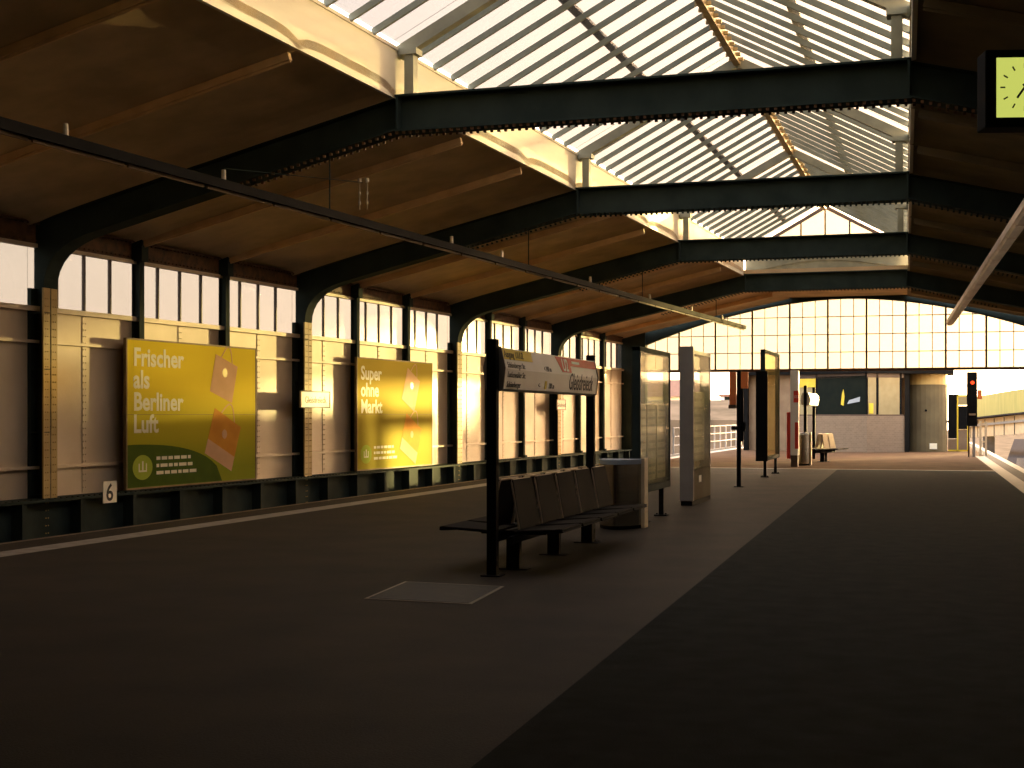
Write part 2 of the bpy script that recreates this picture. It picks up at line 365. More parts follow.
# ------------------------------------------------------------------ ceiling: shallow plaster vaults between ribs, both sides
def ceil_side(side):
    left = side == 'left'; c = structure('ceiling')
    W, K = (WL, KL) if left else (WR, KR)
    for bi in range(7):
        for j in range(3):
            y0 = FY[bi] + BAY / 3 * j; y1 = y0 + BAY / 3
            NU, NV = 14, 12; vs = []; fs = []
            for i in range(NU + 1):
                u = i / NU
                for k_ in range(NV + 1):
                    v = k_ / NV; y = y0 + (y1 - y0) * v
                    x = W(y) + (K(y) - W(y)) * u; z = HE(y) + (HT(y) - HE(y)) * u
                    z += .10 * (1 - (2 * v - 1) ** 6) - .10 + .05 * (1 - math.exp(-u * 10))
                    vs.append((x, y, z))
            for i in range(NU):
                for k_ in range(NV): a = i * (NV + 1) + k_; fs.append((a, a + 1, a + NV + 2, a + NV + 1))
            n = len(vs)
            vs += [(x, y, z + .12) for x, y, z in vs[:n]]
            fs += [tuple(n + i for i in f) for f in fs[:]]
            # rim
            rim = [i * (NV + 1) for i in range(NU + 1)] + [NU * (NV + 1) + k_ for k_ in range(1, NV + 1)] + [i * (NV + 1) + NV for i in range(NU - 1, -1, -1)] + [k_ for k_ in range(NV - 1, 0, -1)]
            for a, b in zip(rim, rim[1:] + rim[:1]): fs.append((a, b, b + n, a + n))
            MB().add(vs, fs).build('ceiling_panel', 'ceiling' if left else 'ceiling_shaded', c, smooth=False)
            if j:
                a = Vector((W(y0), y0, HE(y0) - .10)); b = Vector((K(y0) - .12 * (1 if left else -1), y0, HT(y0) - .13))
                q = MB(); q.bar(a, b, .09, .10); q.bar(a - Vector((0, 0, .04)), b - Vector((0, 0, .04)), .035, .08)
                q.build('ceiling_rib', 'rib' if left else 'ceiling_shaded', c)
ceil_side('left'); ceil_side('right')
# closed centre strips: behind F0 and beyond F4
c = structure('ceiling')
for ya, yb in ((YB, FY[2]), (FY[6], FY[7])):
    q = MB(); m1 = lambda y: HT(y)
    yc = yb + (.5 if yb > 50 else 0); q.prism([(KL(ya), ya, HT(ya)), (KR(ya), ya, HT(ya)), (KR(yc), yc, HT(yc)), (KL(yc), yc, HT(yc))], (0, 0, .12))
    q.build('ceiling_panel', 'ceiling', c)

# ------------------------------------------------------------------ steel roof frames
def ribbon(mb, pts, y0, y1, th):
    for a, b in zip(pts, pts[1:]):
        a = Vector((a[0], 0, a[1])); b = Vector((b[0], 0, b[1])); d = (b - a).normalized(); n = Vector((-d.z, 0, d.x)) * th
        P = [a, b, b + n, a + n]
        mb.prism([(p.x, y0, p.z) for p in P], (0, y1 - y0, 0))
def bez(a, c_, b, n=8): return [((1 - t) ** 2 * a[0] + 2 * t * (1 - t) * c_[0] + t * t * b[0], (1 - t) ** 2 * a[1] + 2 * t * (1 - t) * c_[1] + t * t * b[1]) for t in [i / n for i in range(n + 1)]]
ORD = ['behind the camera', 'behind the camera', 'over the camera, out of frame', 'nearest the camera, biggest beam in view', 'second from the camera', 'third from the camera, at mid hall', 'fourth from the camera, under the glazed skylight end', 'last of the row, arched, framing the end glazing']
for i in range(2, 8):
    y = FY[i]; kl, kr, hb, ht = KL(y), KR(y), HB(y), HT(y)
    f = thing('roof_frame', 'dark green riveted steel roof frame, ' + ORD[i], 'steel frame', (RX(y), y, 0), group='steel roof frames across the hall')
    f.location = (0, 0, 0)
    wy0, wy1 = y + .17, y + .20; fy0, fy1 = y, y + .36
    last = i == 7
    for s, X, Wf, kx in ((1, XL(y), WL(y), kl), (-1, XR(y), WR(y), kr)):
        zl = HE(y) - .47; hx = X + .95 * s
        slope = (hb - zl) / (kx - X)
        zh = zl + slope * (hx - X)
        if last:
            low = None
        arc = bez((X, zl - .62), (X, zl + .03), (hx, zh))
        # column
        q = MB()
        q.prism([(Wf, wy0, -1.2), (X, wy0, -1.2), (X, wy0, zl - .62), (Wf, wy0, zl - .62)], (0, .03, 0))
        MB().box(min(X, X - .03 * s), max(X, X - .03 * s), fy0, fy1, .26, zl - .62).build('column_flange', 'ochre', f)
        q.box(min(X, X - .03 * s), max(X, X - .03 * s), fy0, fy1, -1.2, .26)
        q.box(min(Wf, Wf + .06 * s), max(Wf, Wf + .06 * s), fy0, fy1, -1.2, zl - .62)
        for z in (.3, 1.3, 2.3, 3.2):
            q.box(min(Wf, X), max(Wf, X), fy0 + .02, fy0 + .16, z, z + .02)
        q.build('column', 'steel', f)
        q = MB(); z = -.9
        while z < zl - .7 and i > 2:
            for yy in (fy0 + .05, fy0 + .11, fy1 - .11, fy1 - .05): q.box(min(X, X + .012 * s), max(X, X + .012 * s), yy - .009, yy + .009, z, z + .018)
            z += .12
        if q.v: tag(q.build('rivets', 'ochre', f), kind='stuff')
        if last: continue
        # haunch and rafter
        q = MB()
        poly = [(x, wy0, z) for x, z in arc] + [(kx, wy0, hb), (kx, wy0, ht - .02), (Wf, wy0, HE(y) - .02), (Wf, wy0, zl - .62)]
        q.prism(poly, (0, .03, 0))
        ribbon(q, [(Wf, HE(y) - .06), (kx, ht - .06)], fy0, fy1, .03 * s)
        q.build('rafter', 'steel', f)
        q = MB(); ribbon(q, arc + [(kx, hb)], fy0, fy1, .03 * s); q.build('rafter_flange', 'steel', f)
    q = MB()
    if not last:
        q.prism([(kl, wy0, hb), (kr, wy0, hb), (kr, wy0, ht), (kl, wy0, ht)], (0, .03, 0))
        q.box(kl, kr, fy0, fy1, hb - .015, hb + .015); q.box(kl, kr, fy0, fy1, ht - .03, ht)
        q.box(kl + .02, kl + .05, fy0, fy1, hb, ht); q.box(kr - .05, kr - .02, fy0, fy1, hb, ht)
        q.build('tie_beam', 'steel', f)
    q = MB()
    x = kl - 2.6
    while x < kr + 2.6:
        z = hb - .015
        if x < kl: z -= (kl - x) * .25
        if x > kr: z -= (x - kr) * .25
        for yy in (fy0 + .04, fy1 - .04): q.box(x - .02, x + .02, yy - .018, yy + .018, z - .035, z)
        x += .105
    if not last: tag(q.build('rivets', 'steel_rust' if i == 3 else 'steel', f), kind='stuff')
    if last:   # arched lower edge over the end glazing
        A = []
        for k_ in range(33):
            x = -11.75 + 16.65 * k_ / 32; t = (x + 3.45) / 8.3; A.append((x, 5.82 - 1.95 * abs(t) ** 1.85 if abs(t) > 1e-6 else 5.82))
        q = MB(); q.prism([(x, y + .16, z) for x, z in A] + [(4.95, y + .16, 4.9), (kr, y + .16, ht + .25), (kl, y + .16, ht + .25), (-11.8, y + .16, 4.8)], (0, .05, 0))
        ribbon(q, A, fy0, fy1, .03)
        q.build('arched_beam', 'steel', f)
ARCH = A

# ------------------------------------------------------------------ skylight lantern
sk = structure('window_%d' % nwin); nwin += 1
US = lambda y: HT(y) + UP
SY0, SY1 = FY[2], FY[6]
for side, K, s in (('l', KL, 1), ('r', KR, -1)):
    for bi in range(2, 6):
        y0, y1 = FY[bi], FY[bi + 1]; q = MB()
        q.hexa([(K(y0), y0, HT(y0) - .05), (K(y0) - .06 * s, y0, HT(y0) - .05), (K(y1) - .06 * s, y1, HT(y1) - .05), (K(y1), y1, HT(y1) - .05),
                (K(y0), y0, US(y0)), (K(y0) - .06 * s, y0, US(y0)), (K(y1) - .06 * s, y1, US(y1)), (K(y1), y1, US(y1))])
        for fr in (.5,):     # bolt cluster
            ym = y0 + (y1 - y0) * fr
            for dy in (-.05, .05):
                for dz in (-.05, .05): q.box(min(K(ym), K(ym) + .02 * s), max(K(ym), K(ym) + .02 * s), ym + dy - .018, ym + dy + .018, HT(ym) + .35 + dz - .018, HT(ym) + .35 + dz + .018)
        q.build('upstand', 'pale', sk)
        q = MB(); q.hexa([(K(y0) + .02 * s, y0, US(y0)), (K(y0) - .12 * s, y0, US(y0)), (K(y1) - .12 * s, y1, US(y1)), (K(y1) + .02 * s, y1, US(y1)),
                (K(y0) + .02 * s, y0, US(y0) + .05), (K(y0) - .12 * s, y0, US(y0) + .05), (K(y1) - .12 * s, y1, US(y1) + .05), (K(y1) + .02 * s, y1, US(y1) + .05)])
        q.build('skylight_sill', 'pale', sk)
        # glass slope of this bay, bars
        th = .012
        P = [(K(y0), y0, US(y0) + .12), (RX(y0), y0, RZ(y0) + .12), (RX(y1), y1, RZ(y1) + .12), (K(y1), y1, US(y1) + .12)]
        MB().prism(P, (0, 0, th)).build('glass_slope', 'skyglass', sk)
        n = 12
        for k_ in range(n):
            y = y0 + (y1 - y0) * k_ / n
            a = (K(y), y, US(y) + .06); b = (RX(y), y, RZ(y) + .04)
            if k_ == 0 :
                q = MB(); a = (K(y), y + .18, US(y) - .03); b = (RX(y), y + .18, RZ(y) - .06); q.bar(a, b, .16, .18); q.build('skylight_rafter', 'olive', sk)
                q = MB(); q.box(min(K(y) + .12 * s, K(y) + .26 * s), max(K(y) + .12 * s, K(y) + .26 * s), y + .09, y + .27, HT(y), US(y) + .03)
                q.box(min(K(y) + .06 * s, K(y) + .32 * s), max(K(y) + .06 * s, K(y) + .32 * s), y + .05, y + .31, US(y) - .07, US(y) + .02)
                q.build('skylight_post', 'olive', sk)
            else:
                q = MB(); q.bar(a, b, .05, .09); q.build('glazing_bar', 'bar', sk)
        # walkway plank lying on the glass outside, half way up
        u = .52; pa = []
        for y in (y0, y1):
            pa.append(Vector((K(y) + (RX(y) - K(y)) * u, y, US(y) + (RZ(y) - US(y)) * u + .22)))
        MB().bar(pa[0], pa[1], .16, .05).build('roof_walkway', 'steelgrey', sk)
q = MB()
q.bar((RX(SY0), SY0, RZ(SY0) - .06), (RX(SY1), SY1, RZ(SY1) - .06), .12, .18)
y = SY0 + .2
while y < SY1:
    for dx in (-.10, .10): q.box(RX(y) + dx - .04, RX(y) + dx + .04, y - .03, y + .03, RZ(y) - .10, RZ(y) - .04)
    y += .35
q.build('ridge_beam', 'ridge', sk)
# far gable of the lantern
y = SY1 + .3; kl, kr = KL(y), KR(y)
q = MB(); q.prism([(kl, y, HT(y)), (kr, y, HT(y)), (kr, y, US(y)), (kl, y, US(y))], (0, .06, 0)); q.build('end_upstand', 'olive', sk)
q = MB(); pts = [(kl + .3 + (kr - kl - .6) * t, HT(y) + .12 + .30 * math.sin(math.pi * t)) for t in [i / 12 for i in range(13)]]
for a, b in zip(pts, pts[1:]): q.bar((a[0], y - .02, a[1]), (b[0], y - .02, b[1]), .04, .05)
q.build('arch_moulding', 'olive', sk)
MB().prism([(kl, y, US(y)), (kr, y, US(y)), (RX(y), y, RZ(y) + .1)], (0, .012, 0)).build('glass_gable', 'gableglass', sk)
q = MB()
for a, b in (((kl, US(y)), (RX(y), RZ(y))), ((kr, US(y)), (RX(y), RZ(y))), ((kl, US(y)), (kr, US(y)))): q.bar((a[0], y - .03, a[1]), (b[0], y - .03, b[1]), .08, .10)
for t in (.2, .35, .5, .65, .8):
    x = kl + (kr - kl) * t; q.bar((x, y - .03, US(y)), (x, y - .03, US(y) + (RZ(y) - US(y)) * (1 - abs(2 * t - 1))), .05, .05, up=(0, 1, 0))
q.build('gable_bar', 'mullion', sk)
y = SY0; MB().prism([(KL(y), y, HT(y)), (KR(y), y, HT(y)), (KR(y), y, US(y)), (RX(y), y, RZ(y) + .1), (KL(y), y, US(y))], (0, .05, 0)).build('rear_upstand', 'olive', sk)

# ------------------------------------------------------------------ glazed end gable
def arch_z(x):
    for (x0, z0), (x1, z1) in zip(ARCH, ARCH[1:]):
        if x0 <= x <= x1: return z0 + (z1 - z0) * (x - x0) / (x1 - x0)
    return 4.1
ew = structure('window_%d' % nwin); nwin += 1
ye_ = HEND + .19; TR = 3.22
xa, xb = -11.6, 4.85
q = MB(); poly = [(xa, ye_, TR), (xb, ye_, TR)] + [(x, ye_, z + .05) for x, z in reversed(ARCH) if xa <= x <= xb]
q.prism(poly, (0, .012, 0)); q.build('pane', 'gableglass', ew)
q = MB(); q.box(xa, xb, ye_ - .06, ye_ + .06, TR - .05, TR + .05); q.build('transom', 'mullion', ew)
x = -9.62 - 1.377; th_ = []
while x < xb:
    if x > xa: th_.append(x)
    x += 1.377
for x in th_:
    MB().box(x - .035, x + .035, ye_ - .07, ye_ + .05, TR, arch_z(x) + .05).build('mullion', 'mullion', ew)
q = MB()
for x in [t + .459 * k_ for t in [th_[0] - 1.377] + th_ for k_ in (1, 2)]:
    if xa < x < xb: q.box(x - .014, x + .014, ye_ - .03, ye_ + .03, TR, arch_z(x) + .05)
for z in (TR + .65, TR + 1.30, TR + 1.95):
    xs = [x for x in [xa + i * .05 for i in range(int((xb - xa) / .05))] if arch_z(x) > z]
    if xs: q.box(min(xs), max(xs), ye_ - .03, ye_ + .03, z - .014, z + .014)
q.build('glazing_bar', 'mullion', ew)
MB().box(-12.0, -10.9, HEND - .02, HEND + .45, -1.2, 4.75).build('end_column', 'steel', ew, bevel=.01)

# ------------------------------------------------------------------ posters on the left wall
wd_dir = Vector((.063, 1, 0)).normalized()
def wall_frame(y, off, z): return frame_mtx((WL(y) + off, y, z), wd_dir, (0, 0, 1))
def poster(y0, L, H, label, words, lm, hill, imgs):
    r = thing('billboard', label, 'poster', mtx=wall_frame(y0, .27, .28), group='large supermarket posters on the wall')
    MB().box(0, L, 0, H, -.05, 0).build('backing_board', 'posterframe', r)
    q = MB()
    for a in ((0, L, 0, .03), (0, L, H - .03, H), (0, .03, 0, H), (L - .03, L, 0, H)): q.box(a[0], a[1], a[2], a[3], 0, .012)
    q.build('frame', 'posterframe', r)
    MB().box(.03, L - .03, .03, H - .03, .0, .006).build('printed_sheet', lm, r)
    if hill:
        pts = [(.03, .03)] + [(L * .03 + L * .70 * t, .03 + .85 * math.cos(t * math.pi / 2) ** .8 if t < 1 else .03) for t in [i / 16 for i in range(17)]]
        pts = [(.035, .035), (.035, .78)] + [(.035 + L * .70 * t, .035 + .75 * math.sqrt(max(0, 1 - t ** 2.6))) for t in [i / 16 for i in range(1, 17)]]
        MB().prism([(x, y, .006) for x, y in pts], (0, 0, .002)).build('green_hill_print', 'limelow', r)
    yy = 2.17 if len(words) == 4 else 2.13
    MB().box(.03, L - .03, 1.305, 1.312, .006, .008).build('sheet_seam', 'posterframe', r)
    for i, wds in enumerate(words):
        text('headline', wds, .44, 'letter', r, (.20, yy, .010), ext=.001, sx_=1.05, bold=.012); yy -= .39
    q = MB(); q.prism([(.47 + .29 * math.cos(t), .38 + .22 * math.sin(t), .009) for t in [i * math.pi / 12 for i in range(24)]], (0, 0, .002)); q.build('round_badge', 'badge', r)
    q = MB(); q.box(.35, .59, .30, .33, .011, .013); q.box(.35, .38, .30, .45, .011, .013); q.box(.56, .59, .30, .45, .011, .013); q.box(.45, .49, .30, .49, .011, .013); q.build('badge_mark', 'letter', r)
    rnd = random.Random(3)
    for i in range(3):
        q = MB(); x = .88
        while x < 1.95:
            wd_ = rnd.uniform(.08, .24); q.box(x, x + wd_, .50 - .13 * i, .56 - .13 * i, .009, .010); x += wd_ + .04
        q.build('small_print', 'letter', r)
    for (cx, cy, ang, wB, hB, kind) in imgs:
        e_ = []
        def pt(x, y): c_, s_ = math.cos(ang), math.sin(ang); return (cx + x * c_ - y * s_, cy + x * s_ + y * c_, .009)
        q = MB(); q.prism([pt(-wB / 2, -hB * .18), pt(wB / 2, -hB * .18), pt(wB / 2, hB / 2), pt(-wB / 2, hB / 2)], (0, 0, .002)); q.build('bag_print', 'bag' if kind == 0 else 'bagpink', r)
        q = MB(); q.prism([pt(-wB / 2, -hB / 2), pt(wB / 2, -hB / 2), pt(wB / 2, -hB * .18), pt(-wB / 2, -hB * .18)], (0, 0, .002))
        a = [pt(-wB * .25 + wB * .5 * t, hB / 2 + .28 * math.sin(math.pi * t)) for t in [i / 8 for i in range(9)]]
        for p1, p2 in zip(a, a[1:]): q.bar(p1, p2, .03, .002, up=(0, 0, 1))
        q.build('bag_base_print', 'bagpink', r)
        q = MB(); c0 = pt(0, .12); q.prism([(c0[0] + .09 * math.cos(t), c0[1] + .09 * math.sin(t), .0115) for t in [i * math.pi / 6 for i in range(12)]], (0, 0, .002)); q.build('bag_badge_print', 'bagpink' if kind == 0 else 'yellow', r)
    return r
poster(21.11, 4.26, 2.64, 'big yellow-green poster reading Frischer als Berliner Luft on the left wall', ['Frischer', 'als', 'Berliner', 'Luft'], 'lime', True,
       [(3.05, .82, R(-22), 1.0, .92, 0), (3.08, 2.0, R(-16), .80, .74, 1)])
poster(29.77, 4.26, 2.64, 'big yellow-green poster reading Super ohne Markt on the left wall', ['Super', 'ohne', 'Markt'], 'limeb', False,
       [(2.95, .70, R(-24), 1.0, .95, 0), (2.95, 1.92, R(-24), .8, .85, 1)])

# station name plates fixed to the columns, number plate
def nameplate(i, y, z, L, H, label):
    r = thing('station_name_sign', label, 'sign', mtx=frame_mtx((XL(y) + .14, y, z), wd_dir, (0, 0, 1)), group='station name plates on the wall columns')
    MB().box(0, L, 0, H, -.02, .01).build('plate', 'cream_plate', r, bevel=.004)
    q = MB()
    for a in ((0, L, 0, .02), (0, L, H - .02, H), (0, .02, 0, H), (L - .02, L, 0, H)): q.box(a[0], a[1], a[2], a[3], .01, .016)
    q.build('border', 'ink', r)
    text('lettering', 'Gleisdreieck', H * .55, 'ink', r, (L / 2, H * .30, .013), ext=.001, align='CENTER', sx_=.95)
    q = MB(); q.box(L * .3, L * .3 + .03, H * .2, H * .8, -.14, -.02); q.box(L * .6, L * .6 + .03, H * .2, H * .8, -.14, -.02); q.build('bracket', 'steel', r)
nameplate(4, 26.85, 1.73, 1.30, .36, 'small cream Gleisdreieck name plate on the second wall column')
nameplate(6, 43.45, 1.73, .85, .34, 'small cream name plate on the fourth wall column, seen under the hanging platform sign')
r = thing('number_plate', 'small white plate with black 6 at the foot of the left wall', 'sign', mtx=wall_frame(20.13, .52, .12))
MB().box(0, .36, 0, .36, 0, .012).build('plate', 'white', r)
text('numeral', '6', .40, 'ink', r, (.07, .04, .013), ext=.001, bold=.006)
MB().box(.1, .24, .05, .16, -.03, 0).build('bracket', 'steel', r)

# ------------------------------------------------------------------ platform name sign between two posts
r = thing('platform_sign', 'long white U2 Gleisdreieck platform sign held between two black posts by the bench', 'sign', (-4.27, 13.15, 0))
for y in (0, 4.0):
    q = MB(); q.box(-.05, .05, y - .05, y + .05, 0, 2.34); q.box(-.10, .10, y - .10, y + .10, 0, .015)
    for z in (.1, 2.2): q.box(-.055, .055, y - .03, y + .03, z, z + .06)
    q.build('post', 'black', r, bevel=.008)
prof = [(.02, 1.83), (.08, 1.85), (.105, 2.05), (.06, 2.26), (-.06, 2.26), (-.105, 2.05), (-.08, 1.85), (-.02, 1.83)]
q = MB(); q.prism([(x, .06, z) for x, z in prof], (0, 3.88, 0)); q.build('sign_body', 'white', r)
q = MB(); p2 = [(x * 1.12, z + (.01 if z > 2 else -.01)) for x, z in prof]; q.prism([(x, .05, z) for x, z in p2], (0, .02, 0)); q.build('end_cap', 'steelgrey', r)
q = MB(); q.prism([(x, 3.93, z) for x, z in p2], (0, .02, 0)); q.build('end_cap', 'steelgrey', r)
up = Vector((.06 - .105, 0, 2.26 - 2.05)); lo_ = Vector((.105 - .08, 0, 2.05 - 1.85))
def facet(name, o, u): e_ = empty(name, mtx=frame_mtx(o, (0, 1, 0), u)); e_.parent = r; return e_
fu = facet('upper_face', (.105, .06, 2.05), up); fd = facet('lower_face', (.08, .06, 1.85), lo_)
MB().box(.02, 1.05, .10, .205, .001, .004).build('yellow_field', 'yellow', fu)
text('exit_text', 'Ausgang  U1/U2', .10, 'ink', fu, (.06, .12, .006), ext=.001)
text('street_text', 'Schöneberger Str.', .085, 'ink', fu, (.12, .015, .003), ext=.001)
text('arrow_text', '< 100 m', .085, 'ink', fu, (1.45, .015, .003), ext=.001)
MB().prism([(2.0, .205, .001), (2.22, .03, .001), (2.62, .03, .001), (2.62, .11, .001), (3.86, .11, .001), (3.86, .205, .001)], (0, 0, .003)).build('red_field', 'red', fu)
text('line_text', 'U2', .20, 'white', fu, (2.24, .045, .006), ext=.001, bold=.004, sx_=1.1)
MB().box(2.70, 3.05, .14, .17, .004, .006).build('line_direction_print', 'white', fu)
text('street_text', 'Luckenwalder Str.', .085, 'ink', fd, (.12, .12, .003), ext=.001)
text('street_text', 'Schöneberger', .085, 'ink', fd, (.12, .02, .003), ext=.001)
text('arrow_text', '<-', .09, 'ink', fd, (1.25, .03, .003), ext=.001)
MB().box(1.50, 1.58, .02, .11, .001, .004).build('yellow_field', 'yellow', fd)
text('distance_text', '100 m', .09, 'ink', fd, (1.66, .03, .003), ext=.001)
text('station_text', 'Gleisdreieck', .28, 'ink', fd, (2.52, .035, .003), ext=.001, sx_=.80)

# ------------------------------------------------------------------ bench
def bench(name, label, x, y, n, pitch, left_depth, back_mat='wire', rz=0):
    r = thing(name, label, 'bench', (x, y, 0), rz, group='platform benches')
    L = n * pitch
    MB().box(-.13, -.09, -.1, L + .02, .30, .38).box(.09, .13, -.1, L + .02, .30, .38).box(-.13, .13, .5, .56, .31, .37).box(-.13, .13, L - 1.6, L - 1.54, .31, .37).build('beam', 'black', r, bevel=.008)
    for k_ in range(3 if n > 3 else 2):
        yy = .38 + k_ * (L - 1.1) / (2 if n > 3 else 1)
        q = MB(); q.box(-.07, .07, yy - .05, yy + .05, 0, .32); q.box(-.16, .16, yy - .08, yy + .08, 0, .012); q.box(-.35, .35, yy - .025, yy + .025, .36, .40); q.build('leg', 'black', r, bevel=.006)
    for sgn, dp in ((1, .50), (-1, left_depth)):
        for k_ in range(n):
            y0, y1 = k_ * pitch + .04, (k_ + 1) * pitch - .04
            # pan with rolled front edge
            pf = [(.08, .425), (.14, .415), (.10 + dp * .7, .44), (.08 + dp, .455), (.12 + dp, .42), (.10 + dp, .41), (.10 + dp * .7, .42), (.14, .395), (.08, .405)]
            q = MB(); q.prism([(sgn * a, y0, z) for a, z in pf], (0, y1 - y0, 0)); seat = q.build('seat', 'wire', r)
            q = MB(); q.tube([(sgn * .14, y0 - .005, .415), (sgn * (.10 + dp * .7), y0 - .005, .435), (sgn * (.10 + dp), y0 - .005, .44), (sgn * (.10 + dp), y1 + .005, .44), (sgn * (.10 + dp * .7), y1 + .005, .435), (sgn * .14, y1 + .005, .415)], .012, 6); q.build('seat_rim', 'wire', seat)
            # leaning backrest
            b0 = Vector((sgn * .16, 0, .44)); b1 = Vector((sgn * .065, 0, .93)); th = Vector((sgn * .012, 0, .004)); ins = .05
            q = MB(); q.hexa([b0 + Vector((0, y0, 0)), b0 + Vector((0, y1, 0)), b0 + Vector((0, y1, 0)) + th, b0 + Vector((0, y0, 0)) + th,
                              b1 + Vector((0, y0 + ins, 0)), b1 + Vector((0, y1 - ins, 0)), b1 + Vector((0, y1 - ins, 0)) + th, b1 + Vector((0, y0 + ins, 0)) + th])
            back = q.build('backrest', back_mat, r)
            q = MB(); q.tube([b0 + Vector((0, y0, 0)), b1 + Vector((0, y0 + ins, -.03)), b1 + Vector((0, y0 + ins + .03, 0)), b1 + Vector((0, y1 - ins - .03, 0)), b1 + Vector((0, y1 - ins, -.03)), b0 + Vector((0, y1, 0))], .012, 6)
            q.build('back_frame', 'tube', back)
    return r
bench('bench', 'long black wire-mesh double bench beside the white platform sign', -4.25, 13.42, 5, .84, .58)
bench('bench', 'small far bench with beige seat back in front of the brick kiosk', -4.0, 47.4, 2, .7, .42, 'tan', rz=R(-12))

# ------------------------------------------------------------------ litter bins
def bin_(label, x, y, wdt, h, group='litter bins on the platform'):
    r = thing('litter_bin', label, 'bin', (x, y, 0), group=group)
    n = 18; front = [(-wdt / 2 + wdt * i / n, -.40 * math.sin(math.pi * i / n) ** .8 + .05) for i in range(n + 1)]
    q = MB(); q.prism([(a, b, .05) for a, b in front] + [(wdt / 2, .3, .05), (-wdt / 2, .3, .05)], (0, 0, h - .09)); q.build('body', 'stainless', r)
    q = MB(); q.prism([(a * .98, b + .03, .0) for a, b in front] + [(wdt / 2 * .98, .28, .0), (-wdt / 2 * .98, .28, .0)], (0, 0, .05)); q.build('plinth', 'black', r)
    q = MB(); q.prism([(a * 1.01, b - .01, h - .07) for a, b in front] + [(wdt / 2, .3, h - .07), (-wdt / 2, .3, h - .07)], (0, 0, .065)); q.build('lid', 'binlid', r)
    MB().box(wdt / 2, wdt / 2 + .05, .06, .30, .0, h + .01).build('side_plate', 'cream_plate', r, bevel=.005)
    return r
bin_('brown-grey steel litter bin with curved front at the far end of the long bench', -4.37, 19.2, .60, .97)
bin_('small grey litter bin beside the far red and white column', -4.25, 44.4, .42, 1.02)

# ------------------------------------------------------------------ display cases, info pillar
def case(label, x, y0, L, z0, z1, glassm, near_black=False, topm=None):
    r = thing('display_case', label, 'display case', (x, y0, 0), group='glass display cases along the platform')
    q = MB(); f = .05
    q.box(-.06, .06, 0, L, z1 - .07, z1); q.box(-.06, .06, 0, L, z0, z0 + .10); q.box(-.06, .06, L - f, L, z0, z1)
    q.box(-.06, .06, 0, f, z0, z1)
    q.build('frame', 'steel', r, bevel=.006)
    for s in (-.045, .045): MB().box(s - .004, s + .004, f, L - f, z0 + .1, z1 - .07).build('glass_pane', glassm, r)
    if near_black: MB().box(-.17, .12, -.03, .0, z0, z1 - .55).build('end_panel', 'black', r)
    for yy in (.45, L - .45):
        q = MB(); q.box(-.035, .035, yy - .035, yy + .035, 0, z0); q.box(-.10, .10, yy - .10, yy + .10, 0, .02)
        for a in (-.07, .07): q.cyl((a, yy, .02), (a, yy, .04), .015, 8)
        q.build('leg', 'black', r)
    return r
cs = case('tall glass display case on two legs behind the steel litter bin', -4.27, 19.85, 2.35, .44, 2.58, 'caseglass')
for a, b, c0, c1, m_ in ((.12, .72, .60, 1.75, 'map'), (.82, 1.45, .60, 1.75, 'map'), (1.55, 2.22, .60, 1.75, 'map')):
    p = MB().box(-.015, .0, a, b, c0, c1).build('timetable_sheet', m_, cs)
    q = MB()
    for k_ in range(9): q.box(.0, .002, a + .06, b - .06, c0 + .08 + k_ * .12, c0 + .12 + k_ * .12)
    q.build('timetable_lines', 'mapline', p)
r = thing('information_pillar', 'tall grey information pillar with pale glass panel beyond the steel litter bin', 'information pillar', (-4.31, 24.2, 0))
MB().box(-.12, .12, 0, .10, .08, 2.78).build('end_slab', 'steelgrey', r, bevel=.01)
MB().box(-.10, .10, .02, 2.0, 0, .08).build('plinth', 'black', r)
MB().box(-.10, .10, .10, 2.0, .08, .62).build('base_cabinet', 'drum', r, bevel=.006)
q = MB(); q.box(-.10, .10, 1.95, 2.0, .62, 2.72); q.box(-.10, .10, .10, 2.0, 2.66, 2.72); q.build('frame', 'steelgrey', r)
MB().box(.085, .095, .10, 1.95, .62, 2.66).build('glass_pane', 'caseglass', r)
MB().box(-.095, -.085, .10, 1.95, .62, 2.66).build('glass_pane', 'caseglass', r)
p = MB().box(-.01, .01, .2, 1.85, .75, 2.0).build('route_map', 'map', r)
q = MB()
for k_ in range(8): q.box(.01, .013, .3, 1.7 - .1 * (k_ % 3), .85 + k_ * .14, .90 + k_ * .14)
q.build('route_map_print', 'mapline', p)
MB().box(.10, .105, .7, .95, .38, .50).build('sticker', 'white', r)

case('glass display case with black end panel and yellowish glass, farther along the platform', -4.36, 35.3, 3.2, .42, 3.22, 'yellowglass', True)

# signal post with orange-red flags
r = thing('signal_post', 'slim black post with orange-red panels between the pillar and the far display case', 'signal post', (-4.32, 30.78, 0))
q = MB(); q.box(-.045, .045, -.045, .045, 0, 2.55); q.box(-.1, .1, -.1, .1, 0, .015); q.build('post', 'black', r, bevel=.006)
MB().box(-.20, -.06, -.06, .06, 1.80, 2.52).build('orange_panel', 'orange', r, bevel=.008)
MB().box(.05, .20, -.06, .06, 2.16, 2.52).build('orange_panel', 'orange', r, bevel=.008)
MB().box(-.22, -.06, -.07, .07, 1.72, 1.80).build('lamp_box', 'mullion', r)
q = MB(); q.box(.05, .10, -.05, .05, 1.0, 2.16); q.box(-.16, .15, -.05, .05, 1.25, 1.33); q.cyl((.12, -.05, 1.22), (.12, -.05, 1.42), .035, 8); q.build('handset_bracket', 'black', r)
